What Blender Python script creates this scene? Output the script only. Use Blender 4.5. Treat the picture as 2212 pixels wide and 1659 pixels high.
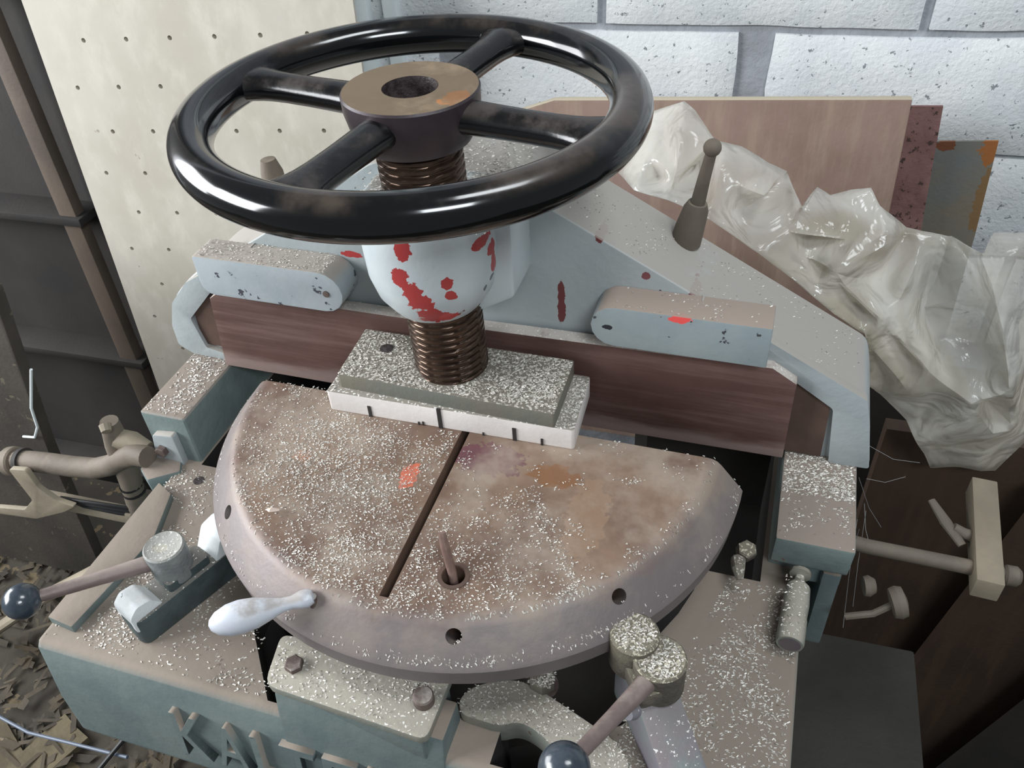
import bpy, bmesh, math, random
from math import sin, cos, pi, radians, sqrt, atan2
from mathutils import Vector, Matrix, noise
from mathutils.geometry import delaunay_2d_cdt

for o in list(bpy.data.objects): bpy.data.objects.remove(o)
S = bpy.context.scene
COL = S.collection
RND = random.Random(7)

# ------------------------------------------------------------------ camera, world, lights, exposure
camd = bpy.data.cameras.new('camera'); cam = bpy.data.objects.new('camera', camd); COL.objects.link(cam)
camd.sensor_width = 36; camd.lens = 29.947; camd.clip_start = .02
Rr = [(0.961734554, 0.268628799, -0.053900008), (0.136223315, -0.639514965, -0.756613387), (-0.237718007, 0.720318803, -0.651637147)]
cam.matrix_world = Matrix(((Rr[0][0], -Rr[1][0], -Rr[2][0], 0.23198), (Rr[0][1], -Rr[1][1], -Rr[2][1], -0.52782),
                           (Rr[0][2], -Rr[1][2], -Rr[2][2], 0.23572), (0, 0, 0, 1)))
S.camera = cam
S.view_settings.view_transform = 'Standard'; S.view_settings.look = 'None'
S.view_settings.gamma = 1; S.view_settings.use_curve_mapping = False
S.view_settings.exposure = 0.0
S.cycles.use_denoising = True
S.cycles.max_bounces = 6

W = bpy.data.worlds.new('world'); S.world = W; W.use_nodes = True
W.node_tree.nodes['Background'].inputs[0].default_value = (.92, .96, 1.0, 1)
W.node_tree.nodes['Background'].inputs[1].default_value = .21

def area(name, loc, target, sx, sy, power, col):
    l = bpy.data.lights.new(name, 'AREA'); l.shape = 'RECTANGLE'; l.size = sx; l.size_y = sy; l.energy = power; l.color = col
    o = bpy.data.objects.new(name, l); COL.objects.link(o); o.location = loc
    o.rotation_euler = (Vector(target) - Vector(loc)).to_track_quat('-Z', 'Y').to_euler()
    return o
area('window_light', (-2.1, -1.0, .62), (0, 0, -.2), 1.2, 1.0, 74, (.95, .98, 1.0))
area('left_window_light', (-2.2, .25, .38), (0, 0, -.1), 1.5, 1.1, 62, (.96, .98, 1.0))
area('rear_window_light', (1.15, -1.7, 1.6), (.2, .2, -.2), .9, .5, 34, (.88, .95, 1.0))
area('roof_light', (.9, -.15, 1.9), (.5, .6, -.1), .9, .5, 22, (.92, .97, 1.0))

# ------------------------------------------------------------------ helpers
TH = -.03
MW = Matrix.Rotation(TH, 4, 'Z')                   # machine frame -> world

class MB:
    def __init__(s): s.bm = bmesh.new()
    def face(s, vs): return s.bm.faces.new([s.bm.verts.new(v) for v in vs])
    def prism(s, poly, lo, hi, axis='z', top=None):
        """poly: 2-D outline; axis: extrusion axis; top: optional outline for the hi end"""
        def mk(p, h):
            a, b = p
            return {'z': (a, b, h), 'y': (a, h, b), 'x': (h, a, b)}[axis]
        A = [s.bm.verts.new(mk(p, lo)) for p in poly]; B = [s.bm.verts.new(mk(p, hi)) for p in (top or poly)]
        n = len(poly)
        s.bm.faces.new(A[::-1]); s.bm.faces.new(B)
        for i in range(n): s.bm.faces.new((A[i], A[(i+1) % n], B[(i+1) % n], B[i]))
        return s
    def box(s, x0, x1, y0, y1, z0, z1): return s.prism([(x0, y0), (x1, y0), (x1, y1), (x0, y1)], z0, z1)
    def lathe(s, prof, c=(0, 0, 0), d=(0, 0, 1), seg=32, cap=True):
        """prof: (radius, height along d)"""
        d = Vector(d).normalized(); a = d.orthogonal().normalized(); b = d.cross(a); c = Vector(c); rings = []
        for r, h in prof:
            rings.append([s.bm.verts.new(c + d*h + (a*cos(2*pi*i/seg) + b*sin(2*pi*i/seg))*max(r, 1e-5)) for i in range(seg)])
        for A, B in zip(rings, rings[1:]):
            for i in range(seg): s.bm.faces.new((A[i], A[(i+1) % seg], B[(i+1) % seg], B[i]))
        if cap: s.bm.faces.new(rings[0][::-1]); s.bm.faces.new(rings[-1])
        return s
    def tube(s, pts, rad, seg=12, cap=True, flat=1.0):
        pts = [Vector(p) for p in pts]; n = len(pts)
        if not hasattr(rad, '__len__'): rad = [rad]*n
        if not hasattr(flat, '__len__'): flat = [flat]*n
        rings = []; up = None
        for i, p in enumerate(pts):
            t = (pts[min(i+1, n-1)] - pts[max(i-1, 0)]).normalized()
            if up is None: up = t.orthogonal().normalized() if abs(t.z) > .9 else Vector((0, 0, 1))
            a = (up - t*up.dot(t)).normalized(); b = t.cross(a); up = a
            rings.append([s.bm.verts.new(p + (a*cos(2*pi*k/seg)*flat[i] + b*sin(2*pi*k/seg))*rad[i]) for k in range(seg)])
        for A, B in zip(rings, rings[1:]):
            for i in range(seg): s.bm.faces.new((A[i], A[(i+1) % seg], B[(i+1) % seg], B[i]))
        if cap: s.bm.faces.new(rings[0][::-1]); s.bm.faces.new(rings[-1])
        return s
    def ball(s, c, r, seg=24, sz=1.0):
        m = bmesh.ops.create_uvsphere(s.bm, u_segments=seg, v_segments=seg//2, radius=r)
        for v in m['verts']: v.co = Vector((v.co.x, v.co.y, v.co.z*sz)) + Vector(c)
        return s
    def hexa(s, c, r, h, d=(0, 0, 1)): return s.lathe([(r*.9, 0), (r, h*.08), (r, h*.9), (r*.86, h)], c, d, 6)
    def xf(s, M):
        bmesh.ops.transform(s.bm, matrix=M, verts=s.bm.verts); return s
    def bevel(s, w, seg=2, ang=35):
        bmesh.ops.recalc_face_normals(s.bm, faces=s.bm.faces)
        es = [e for e in s.bm.edges if len(e.link_faces) == 2 and e.calc_face_angle(0) > radians(ang)]
        bmesh.ops.bevel(s.bm, geom=es, offset=w, segments=seg, affect='EDGES', profile=.6, clamp_overlap=True); return s
    def rough(s, amt, scale, cuts=0):
        if cuts: bmesh.ops.subdivide_edges(s.bm, edges=s.bm.edges, cuts=cuts, use_grid_fill=True)
        for v in s.bm.verts: v.co += noise.noise_vector(v.co*scale)*amt
        return s
    def mesh(s, name, m, ang=32):
        bmesh.ops.recalc_face_normals(s.bm, faces=s.bm.faces)
        me = bpy.data.meshes.new(name); s.bm.to_mesh(me); s.bm.free()
        me.shade_smooth() if ang else None
        if ang: me.set_sharp_from_angle(angle=radians(ang))
        if m: me.materials.append(m)
        return me
    def build(s, name, m, parent=None, ang=32):
        o = bpy.data.objects.new(name, s.mesh(name, m, ang)); COL.objects.link(o)
        if parent is not None: attach(o, parent)
        return o

def attach(o, parent):
    """meshes keep coordinates of the frame the thing was designed in; the root stands at the thing's base"""
    o.parent = parent
    if parent.type == 'EMPTY': o.location = -Vector(parent['_base'])
def thing(name, label, cat, base, frame=None, group=None):
    o = bpy.data.objects.new(name, None); COL.objects.link(o); o.empty_display_size = .05
    o['_base'] = list(base)
    M = frame or Matrix()
    o.matrix_world = M @ Matrix.Translation(Vector(base))
    tag(o, label, cat, group); return o
def tag(o, label=None, cat=None, group=None, kind=None):
    if label: o['label'] = label
    if cat: o['category'] = cat
    if group: o['group'] = group
    if kind: o['kind'] = kind
    return o
def boolean(o, cutters, op='DIFFERENCE'):
    for cb in cutters:
        c = bpy.data.objects.new('cut', cb.mesh('cut', None, 0)); COL.objects.link(c); c.matrix_world = o.matrix_world
        par, loc = o.parent, o.location.copy(); o.parent = None; o.location = (0, 0, 0); c.location = (0, 0, 0); c.rotation_euler = (0, 0, 0)
        md = o.modifiers.new('b', 'BOOLEAN'); md.object = c; md.operation = op; md.solver = 'EXACT'
        bpy.context.view_layer.update()
        dg = bpy.context.evaluated_depsgraph_get()
        me = bpy.data.meshes.new_from_object(o.evaluated_get(dg)); old = o.data
        o.modifiers.clear(); o.data = me
        me.shade_smooth(); me.set_sharp_from_angle(angle=radians(32))
        o.parent = par; o.location = loc
        bpy.data.objects.remove(c)
    return o
def rpoly(pts, r, seg=4):
    """round the corners of a 2-D polygon; r may be a list"""
    n = len(pts); out = []
    for i, p in enumerate(pts):
        rr = r[i] if hasattr(r, '__len__') else r
        p = Vector(p); a = Vector(pts[i-1]) - p; b = Vector(pts[(i+1) % n]) - p
        if rr <= 0: out.append(tuple(p)); continue
        k = min(rr, a.length*.49, b.length*.49); A = p + a.normalized()*k; B = p + b.normalized()*k
        for j in range(seg+1):
            t = j/seg; q = A*(1-t)**2 + p*2*t*(1-t) + B*t*t; out.append((q.x, q.y))
    return out
def stadium(x0, x1, z0, z1, left=True, right=True, seg=8):
    r = (z1-z0)/2; zc = (z0+z1)/2; P = []
    if right: P += [(x1-r+r*cos(a), zc+r*sin(a)) for a in [-pi/2+pi*i/seg for i in range(seg+1)]]
    else: P += [(x1, z0), (x1, z1)]
    if left: P += [(x0+r+r*cos(a), zc+r*sin(a)) for a in [pi/2+pi*i/seg for i in range(seg+1)]]
    else: P += rpoly([(x0, z1), (x0, z0), (x0+.3, z0)], [.003, .014, 0])[:-1]
    return P

# ------------------------------------------------------------------ materials
def lin(c):
    return tuple(((v/255)/12.92 if v/255 <= .04045 else ((v/255+.055)/1.055)**2.4) for v in c) + (1,)
def mat(name, base, var=None, vscale=14, rough=.6, metal=0.0, bump=.15, bscale=160, chip=None, chipt=.68, chips=55,
        dust=0.0, dustc=(190, 184, 176), speck=0.0, speckc=(214, 212, 206), specks=420, streak=None, stretch=(1, 1, 1),
        blobs=None, radial=None, zband=None, coat=0.0, spec=.5, dscale=22, drough=.9):
    m = bpy.data.materials.new(name); m.use_nodes = True; nt = m.node_tree; N = nt.nodes; L = nt.links
    P = N['Principled BSDF']; tc = N.new('ShaderNodeTexCoord'); geo = N.new('ShaderNodeNewGeometry')
    obj = tc.outputs['Object']
    def nz(scale, det=4, rg=.6, st=None, dist=0.0):
        n = N.new('ShaderNodeTexNoise'); n.inputs['Scale'].default_value = scale; n.inputs['Detail'].default_value = det
        n.inputs['Roughness'].default_value = rg; n.inputs['Distortion'].default_value = dist
        if st:
            mp = N.new('ShaderNodeMapping'); mp.inputs['Scale'].default_value = st; L.new(obj, mp.inputs[0]); L.new(mp.outputs[0], n.inputs['Vector'])
        else: L.new(obj, n.inputs['Vector'])
        return n.outputs['Fac']
    def mth(op, a, b=None, clamp=False):
        n = N.new('ShaderNodeMath'); n.operation = op; n.use_clamp = clamp
        for i, v in enumerate((a, b)):
            if v is None: continue
            if isinstance(v, (int, float)): n.inputs[i].default_value = v
            else: L.new(v, n.inputs[i])
        return n.outputs[0]
    def ramp(v, lo, hi):
        n = N.new('ShaderNodeMapRange'); n.inputs['From Min'].default_value = lo; n.inputs['From Max'].default_value = hi
        n.interpolation_type = 'SMOOTHSTEP'; L.new(v, n.inputs['Value']); return n.outputs[0]
    def mix(f, a, b):
        n = N.new('ShaderNodeMix'); n.data_type = 'RGBA'
        if isinstance(f, (int, float)): n.inputs[0].default_value = f
        else: L.new(f, n.inputs[0])
        for i, v in ((6, a), (7, b)):
            if isinstance(v, tuple): n.inputs[i].default_value = v
            else: L.new(v, n.inputs[i])
        return n.outputs[2]
    c = lin(base)
    if var: c = mix(ramp(nz(vscale, 5), .35, .65), c, lin(var))
    if streak:
        c = mix(mth('MULTIPLY', ramp(nz(30, 5, .65, stretch), .42, .72), .8), c, lin(streak))
    rgh = rough
    if zband:
        sz_ = N.new('ShaderNodeSeparateXYZ'); L.new(obj, sz_.inputs[0])
        zz_ = mth('ADD', sz_.outputs['Z'], mth('MULTIPLY', mth('SUBTRACT', nz(26, 4, .6, (.35, 1, 2)), .5), zband[3]))
        c = mix(mth('MULTIPLY', ramp(zz_, zband[0], zband[1]), .75), c, lin(zband[2]))
    if radial:
        v = N.new('ShaderNodeVectorMath'); v.operation = 'DISTANCE'; mp_ = N.new('ShaderNodeMapping'); mp_.inputs['Scale'].default_value = (1, 1, 0); L.new(obj, mp_.inputs[0])
        L.new(mp_.outputs[0], v.inputs[0]); v.inputs[1].default_value = (radial[0][0], radial[0][1], 0)
        c = mix(ramp(mth('ADD', v.outputs['Value'], mth('MULTIPLY', mth('SUBTRACT', nz(30, 4), .5), .03)), radial[1], radial[2]), c, lin(radial[3]))
    if chip:
        f = ramp(nz(chips, 4, .62), chipt, chipt+.02); c = mix(f, c, lin(chip))
    if blobs:
        wob = nz(130, 3)
        for (bc, br, bcol) in blobs:
            v = N.new('ShaderNodeVectorMath'); v.operation = 'SUBTRACT'; L.new(obj, v.inputs[0]); v.inputs[1].default_value = bc
            v2 = N.new('ShaderNodeVectorMath'); v2.operation = 'DIVIDE'; L.new(v.outputs[0], v2.inputs[0]); v2.inputs[1].default_value = br
            v3 = N.new('ShaderNodeVectorMath'); v3.operation = 'LENGTH'; L.new(v2.outputs[0], v3.inputs[0])
            d = mth('ADD', v3.outputs['Value'], mth('MULTIPLY', mth('SUBTRACT', wob, .5), 1.7))
            c = mix(ramp(d, 1.04, .96), c, lin(bcol))
    if dust > 0:
        sp = N.new('ShaderNodeSeparateXYZ'); L.new(geo.outputs['Normal'], sp.inputs[0])
        up = ramp(sp.outputs['Z'], .35, .9)
        dn = ramp(mth('ADD', nz(dscale, 5, .65), dust-.5), .38, .62)
        f = mth('MULTIPLY', up, dn, True); f = mth('MULTIPLY', f, min(1, .55+dust*.5))
        c = mix(f, c, lin(dustc))
        rr = N.new('ShaderNodeMix'); L.new(f, rr.inputs[0]); rr.inputs[2].default_value = rough; rr.inputs[3].default_value = drough; rgh = rr.outputs[0]
        if metal:
            mm = N.new('ShaderNodeMix'); L.new(f, mm.inputs[0]); mm.inputs[2].default_value = metal; mm.inputs[3].default_value = 0; L.new(mm.outputs[0], P.inputs['Metallic'])
    elif metal: P.inputs['Metallic'].default_value = metal
    if speck > 0:
        sp2 = N.new('ShaderNodeSeparateXYZ'); L.new(geo.outputs['Normal'], sp2.inputs[0])
        f = mth('MULTIPLY', ramp(nz(specks, 2, .5), .66-speck*.16, .70-speck*.16), ramp(sp2.outputs['Z'], .4, .8))
        c = mix(f, c, lin(speckc))
    if isinstance(c, tuple): P.inputs['Base Color'].default_value = c
    else: L.new(c, P.inputs['Base Color'])
    if isinstance(rgh, float) or isinstance(rgh, int): P.inputs['Roughness'].default_value = rgh
    else: L.new(rgh, P.inputs['Roughness'])
    P.inputs['Coat Weight'].default_value = coat; P.inputs['Coat Roughness'].default_value = .08
    P.inputs['Specular IOR Level'].default_value = spec
    if bump:
        b = N.new('ShaderNodeBump'); b.inputs['Strength'].default_value = bump; b.inputs['Distance'].default_value = .002
        L.new(nz(bscale, 5), b.inputs['Height']); L.new(b.outputs[0], P.inputs['Normal'])
    return m

RED = (166, 58, 58); DRED = (104, 52, 52)
boss_blobs = [((.0012, -.052, -.082), (.006, .02, .010), RED), ((-.004, -.052, -.107), (.008, .02, .009), RED),
              ((.004, -.052, -.118), (.007, .02, .008), RED), ((.009, -.051, -.130), (.010, .02, .009), RED), ((.014, -.047, -.145), (.012, .02, .011), RED),
              ((.024, -.042, -.150), (.009, .02, .006), (186, 60, 58)), ((.0308, -.042, -.1244), (.0035, .01, .0045), RED), ((.0288, -.043, -.1125), (.004, .01, .0055), RED),
              ((.0480, -.018, -.0905), (.010, .012, .0045), RED), ((.0515, -.006, -.101), (.006, .007, .006), RED), ((.052, -.003, -.1145), (.004, .005, .009), RED),
              ((.0516, -.0067, -.1279), (.004, .004, .004), (92, 92, 100)), ((.0499, -.0146, -.1345), (.004, .004, .004), (84, 92, 96)),
              ((.035, -.035, -.150), (.006, .01, .004), DRED)]
web_blobs = [((.0897, .05, -.186), (.0036, .03, .021), DRED), ((.1218, .05, -.115), (.0035, .03, .0085), DRED), ((.1598, .05, -.1478), (.0035, .03, .0042), (120, 70, 74)),
             ((.1989, .05, -.162), (.005, .03, .006), (110, 60, 66)), ((-.101, .05, -.163), (.010, .03, .0035), RED), ((.172, .05, -.163), (.0022, .03, .004), (80, 64, 74))]
PAINT = (164, 170, 171)
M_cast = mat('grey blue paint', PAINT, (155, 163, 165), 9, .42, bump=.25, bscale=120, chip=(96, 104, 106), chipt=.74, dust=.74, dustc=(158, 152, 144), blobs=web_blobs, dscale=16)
M_boss = mat('chipped blue paint', (192, 200, 202), (182, 192, 195), 12, .3, bump=.16, bscale=90, blobs=boss_blobs, dust=.5, speck=.5, dustc=(140, 130, 118))
M_finger = mat('worn blue paint', (168, 176, 180), (157, 167, 172), 20, .5, bump=.12, chip=(70, 72, 78), chipt=.655, chips=80, dust=.78, dustc=(170, 160, 150))
M_fingerR = mat('worn blue paint right', (148, 158, 160), (139, 150, 153), 20, .5, bump=.12, chip=(66, 66, 70), chipt=.665, chips=80, dust=.78, dustc=(152, 136, 124),
                blobs=[((.193, .018, -.162), (.0075, .01, .0035), (226, 84, 80)), ((.137, .018, -.179), (.004, .01, .0028), (40, 42, 48))])
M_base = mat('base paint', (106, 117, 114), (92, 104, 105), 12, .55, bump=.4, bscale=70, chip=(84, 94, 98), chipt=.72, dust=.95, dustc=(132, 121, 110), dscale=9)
M_block = mat('side block paint', (120, 134, 131), (106, 119, 119), 18, .5, bump=.3, chip=(120, 86, 76), chipt=.68, dust=.85, dustc=(134, 122, 112))
M_fence = mat('worn brown steel', (86, 62, 56), (102, 76, 70), 10, .5, metal=.2, bump=.1, streak=(122, 98, 92), stretch=(.12, 1, 2.4), zband=(-.286, -.300, (156, 136, 130), .03), dust=.6, speck=.2)
M_back = mat('brown back plate', (98, 78, 68), (84, 66, 60), 18, .55, metal=.2, bump=.1)
M_disc = mat('rust stained steel table', (108, 86, 74), (136, 112, 94), 9, .5, metal=.2, radial=((.03, -.02), .193, .218, (116, 108, 107)), bump=.2, bscale=120, dust=.46, dustc=(150, 136, 122), dscale=12, drough=.65,
             blobs=[((.002, -.104, -.262), (.0075, .014, .01), (206, 104, 76)), ((-.094, -.105, -.262), (.008, .006, .01), (164, 108, 80)),
                    ((.06, -.07, -.262), (.028, .018, .01), (104, 66, 72)), ((.115, -.075, -.262), (.02, .012, .01), (128, 92, 66)), ((.150, -.11, -.262), (.016, .04, .01), (138, 112, 92))])
M_rim = mat('worn purple grey steel', (122, 112, 114), (108, 100, 106), 16, .42, metal=.35, bump=.12, dust=.40, dustc=(160, 150, 146), dscale=14)
M_gloss = mat('black gloss enamel', (7, 9, 11), None, rough=.13, bump=0, coat=.3, dust=.43, dustc=(78, 68, 60), dscale=11, drough=.36)
M_spoke = mat('dusty black enamel', (14, 14, 15), None, rough=.2, bump=.06, dust=.44, dustc=(74, 66, 62), dscale=26, drough=.6)
M_hubtop = mat('machined brown hub face', (128, 108, 84), (118, 100, 80), 22, .42, metal=.35, bump=.06, dust=.4, dustc=(142, 124, 100),
               blobs=[((.034, -.020, .015), (.008, .0045, .01), (192, 116, 44)), ((.038, -.012, .015), (.009, .012, .01), (150, 104, 64))])
M_hub = mat('dull purple brown hub', (64, 54, 58), (54, 46, 50), 25, .38, metal=.2, bump=.1, dust=.3, dustc=(120, 106, 96))
M_hole = mat('greasy dark hole', (46, 38, 38), (70, 62, 62), 160, .4, bump=.6, bscale=240)
M_screw = mat('oily screw steel', (96, 78, 66), (70, 56, 48), 30, .26, metal=.75, bump=.05)
M_white = mat('white block paint', (222, 216, 212), (206, 200, 196), 14, .6, bump=.15, chip=(120, 110, 104), chipt=.75, dust=.8, dustc=(128, 122, 112), speck=.5)
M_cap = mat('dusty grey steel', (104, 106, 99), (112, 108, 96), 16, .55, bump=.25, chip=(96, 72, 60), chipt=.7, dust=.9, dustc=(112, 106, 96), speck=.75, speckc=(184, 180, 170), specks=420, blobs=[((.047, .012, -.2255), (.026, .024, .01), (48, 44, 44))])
M_plate = mat('pale dusty plate', (124, 128, 120), (134, 128, 116), 12, .6, bump=.3, chip=(98, 84, 72), chipt=.68, dust=.75, dustc=(156, 150, 138), speck=.15)
M_bolt = mat('brown bolt steel', (84, 70, 66), (104, 90, 84), 60, .6, metal=.2, bump=.3, dust=.4)
M_alu = mat('pale aluminium handle', (206, 210, 220), (196, 200, 208), 18, .34, metal=.12, bump=.05, dust=.52, dustc=(150, 142, 134), dscale=30)
M_rod = mat('brown lever rod', (132, 116, 112), (116, 102, 98), 30, .5, metal=.25, bump=.15, dust=.5, dustc=(150, 138, 130))
M_ball = mat('blue black ball knob', (44, 54, 64), (62, 70, 78), 60, .22, bump=.1, dust=.25, dustc=(110, 112, 112), coat=.3)
M_brk = mat('dark clamp casting', (70, 82, 84), (54, 62, 62), 26, .6, bump=.5, bscale=90, dust=.75, dustc=(104, 102, 96), speck=.1)
M_brkw = mat('lit white dusty clamp end', (214, 218, 220), (196, 200, 200), 24, .7, bump=.3, chip=(120, 126, 124), chipt=.66, dust=.4)
M_brkR = mat('purple grey clamp foot', (112, 108, 116), (100, 118, 110), 16, .5, bump=.3, dust=.55, dustc=(122, 114, 114), speck=.1)
M_swarf_caked = mat('caked swarf on clamp', (104, 98, 84), (84, 78, 70), 40, .8, bump=1.0, bscale=200, dust=.9, dustc=(116, 110, 96), speck=.6, speckc=(186, 180, 160), specks=420)
M_stone = mat('whitewashed brick', (216, 218, 218), (202, 206, 209), 8, .9, bump=.7, bscale=170, chip=(128, 132, 136), chipt=.635, chips=130)
M_mortar = mat('grey mortar', (158, 161, 167), (140, 143, 148), 20, .95, bump=.9, bscale=90)
M_peg = mat('cream pegboard', (184, 178, 167), (174, 167, 154), 5, .7, bump=.08, chip=(150, 142, 128), chipt=.70, chips=26, streak=(193, 187, 175), stretch=(1, 1, .5))
M_dark = mat('dark grimy and shaded steel', (34, 31, 30), (44, 40, 36), 6, .75, bump=.2)  # grimy steel; also the painted shade inside the base cavity
M_post = mat('brown steel post', (92, 80, 70), (78, 68, 60), 6, .6, bump=.2)
M_board = mat('brown hardboard', (138, 114, 104), (126, 104, 92), 9, .7, bump=.15, streak=(150, 130, 114), stretch=(1.4, 1, .2), dust=.9, dustc=(170, 160, 140))
M_perf = mat('pinkish perforated sheet', (132, 98, 94), (116, 84, 80), 30, .75, bump=.4, chip=(70, 52, 48), chipt=.60, chips=120)
M_rust = mat('rust edged steel sheet', (108, 112, 110), (120, 112, 98), 9, .6, metal=.2, bump=.2,
             blobs=[((.514, .58, -.262), (.014, .05, .022), (150, 96, 52)), ((.46, .58, -.262), (.012, .05, .008), (112, 70, 46)), ((.522, .58, -.33), (.010, .05, .05), (124, 98, 66))])
M_trim = mat('white painted strip', (214, 222, 224), (204, 212, 214), 20, .6, bump=.1)
M_pipe = mat('dusty grey pipe', (108, 98, 86), (92, 84, 74), 14, .7, bump=.2, dust=.4, dustc=(136, 124, 108))
M_pale = mat('pale painted bar', (138, 128, 110), (120, 110, 94), 12, .7, bump=.15)
M_conc = mat('grimy workshop floor', (58, 52, 44), (40, 36, 30), 5, .95, bump=.8, bscale=40, chip=(92, 80, 60), chipt=.6, chips=18)
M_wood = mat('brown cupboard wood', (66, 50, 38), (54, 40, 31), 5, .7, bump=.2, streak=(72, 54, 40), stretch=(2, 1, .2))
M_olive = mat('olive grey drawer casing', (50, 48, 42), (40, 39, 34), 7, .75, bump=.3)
M_wire = mat('black cable', (16, 16, 18), None, rough=.5, bump=0)
M_web = mat('grey cobweb', (150, 150, 150), None, rough=.9, bump=0)
M_trans = mat('chewed grey offcut', (96, 86, 66), (72, 64, 48), 20, .9, bump=.4)
M_pin = mat('bare brown pin', (150, 124, 116), (120, 96, 88), 60, .4, metal=.4, bump=.05)

# swarf flakes: brightness differs flake by flake
M_flake = bpy.data.materials.new('metal swarf flakes'); M_flake.use_nodes = True
_n = M_flake.node_tree; _g = _n.nodes.new('ShaderNodeNewGeometry'); _r = _n.nodes.new('ShaderNodeValToRGB')
_r.color_ramp.elements[0].color = lin((132, 124, 114)); _r.color_ramp.elements[1].color = lin((218, 214, 206))
_r.color_ramp.elements[1].position = .8
_n.links.new(_g.outputs['Random Per Island'], _r.inputs[0]); _p = _n.nodes['Principled BSDF']
_n.links.new(_r.outputs[0], _p.inputs['Base Color']); _p.inputs['Roughness'].default_value = .4; _p.inputs['Metallic'].default_value = .15

# crumpled polythene
M_poly = bpy.data.materials.new('crumpled milky polythene'); M_poly.use_nodes = True
_n = M_poly.node_tree; _P = _n.nodes['Principled BSDF']; _P.inputs['Base Color'].default_value = lin((232, 230, 222)); _P.inputs['Roughness'].default_value = .14
_P.inputs['Specular IOR Level'].default_value = .8; _P.inputs['Coat Weight'].default_value = .4; _P.inputs['Coat Roughness'].default_value = .12
_tr = _n.nodes.new('ShaderNodeBsdfTransparent'); _tl = _n.nodes.new('ShaderNodeBsdfTranslucent'); _tl.inputs[0].default_value = lin((236, 232, 220))
_m1 = _n.nodes.new('ShaderNodeMixShader'); _m1.inputs[0].default_value = .42; _m2 = _n.nodes.new('ShaderNodeMixShader')
_o = _n.nodes['Material Output']; _n.links.new(_P.outputs[0], _m1.inputs[1]); _n.links.new(_tl.outputs[0], _m1.inputs[2])
_nz = _n.nodes.new('ShaderNodeTexNoise'); _nz.inputs['Scale'].default_value = 9; _mr = _n.nodes.new('ShaderNodeMapRange')
_tc = _n.nodes.new('ShaderNodeTexCoord'); _n.links.new(_tc.outputs['Object'], _nz.inputs['Vector'])
_mr.inputs['From Min'].default_value = .35; _mr.inputs['From Max'].default_value = .7; _mr.inputs['To Min'].default_value = .12; _mr.inputs['To Max'].default_value = .66
_n.links.new(_nz.outputs['Fac'], _mr.inputs[0]); _n.links.new(_mr.outputs[0], _m2.inputs[0])
_mc = _n.nodes.new('ShaderNodeMix'); _mc.data_type = 'RGBA'; _mc.inputs[6].default_value = lin((236, 234, 228)); _mc.inputs[7].default_value = lin((172, 162, 140))
_nb = _n.nodes.new('ShaderNodeTexNoise'); _nb.inputs['Scale'].default_value = 7; _nb.inputs['Distortion'].default_value = 1.2; _n.links.new(_tc.outputs['Object'], _nb.inputs['Vector'])
_m3 = _n.nodes.new('ShaderNodeMapRange'); _m3.inputs['From Min'].default_value = .42; _m3.inputs['From Max'].default_value = .68; _n.links.new(_nb.outputs['Fac'], _m3.inputs[0])
_n.links.new(_m3.outputs[0], _mc.inputs[0]); _n.links.new(_mc.outputs[2], _P.inputs['Base Color'])
_n.links.new(_m1.outputs[0], _m2.inputs[1]); _n.links.new(_tr.outputs[0], _m2.inputs[2]); _n.links.new(_m2.outputs[0], _o.inputs[0])
_bz = _n.nodes.new('ShaderNodeTexNoise'); _bz.inputs['Scale'].default_value = 45; _bz.inputs['Detail'].default_value = 3; _n.links.new(_tc.outputs['Object'], _bz.inputs['Vector'])
_bz.inputs['Scale'].default_value = 16; _bz.inputs['Distortion'].default_value = 1.6; _bz.inputs['Roughness'].default_value = .4; _b = _n.nodes.new('ShaderNodeBump'); _b.inputs['Strength'].default_value = .8; _b.inputs['Distance'].default_value = .02; _n.links.new(_bz.outputs['Fac'], _b.inputs['Height']); _n.links.new(_b.outputs[0], _P.inputs['Normal'])

# ------------------------------------------------------------------ setting: brick wall, floor
WA = atan2(.05, 1); WM = Matrix.Translation((0, .60, 0)) @ Matrix.Rotation(WA, 4, 'Z')   # wall frame: x along, y into the wall
wall = MB().box(-2.0, 1.8, .012, .12, -1.25, .9).xf(WM).build('wall_back', M_mortar); tag(wall, kind='structure')
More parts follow.
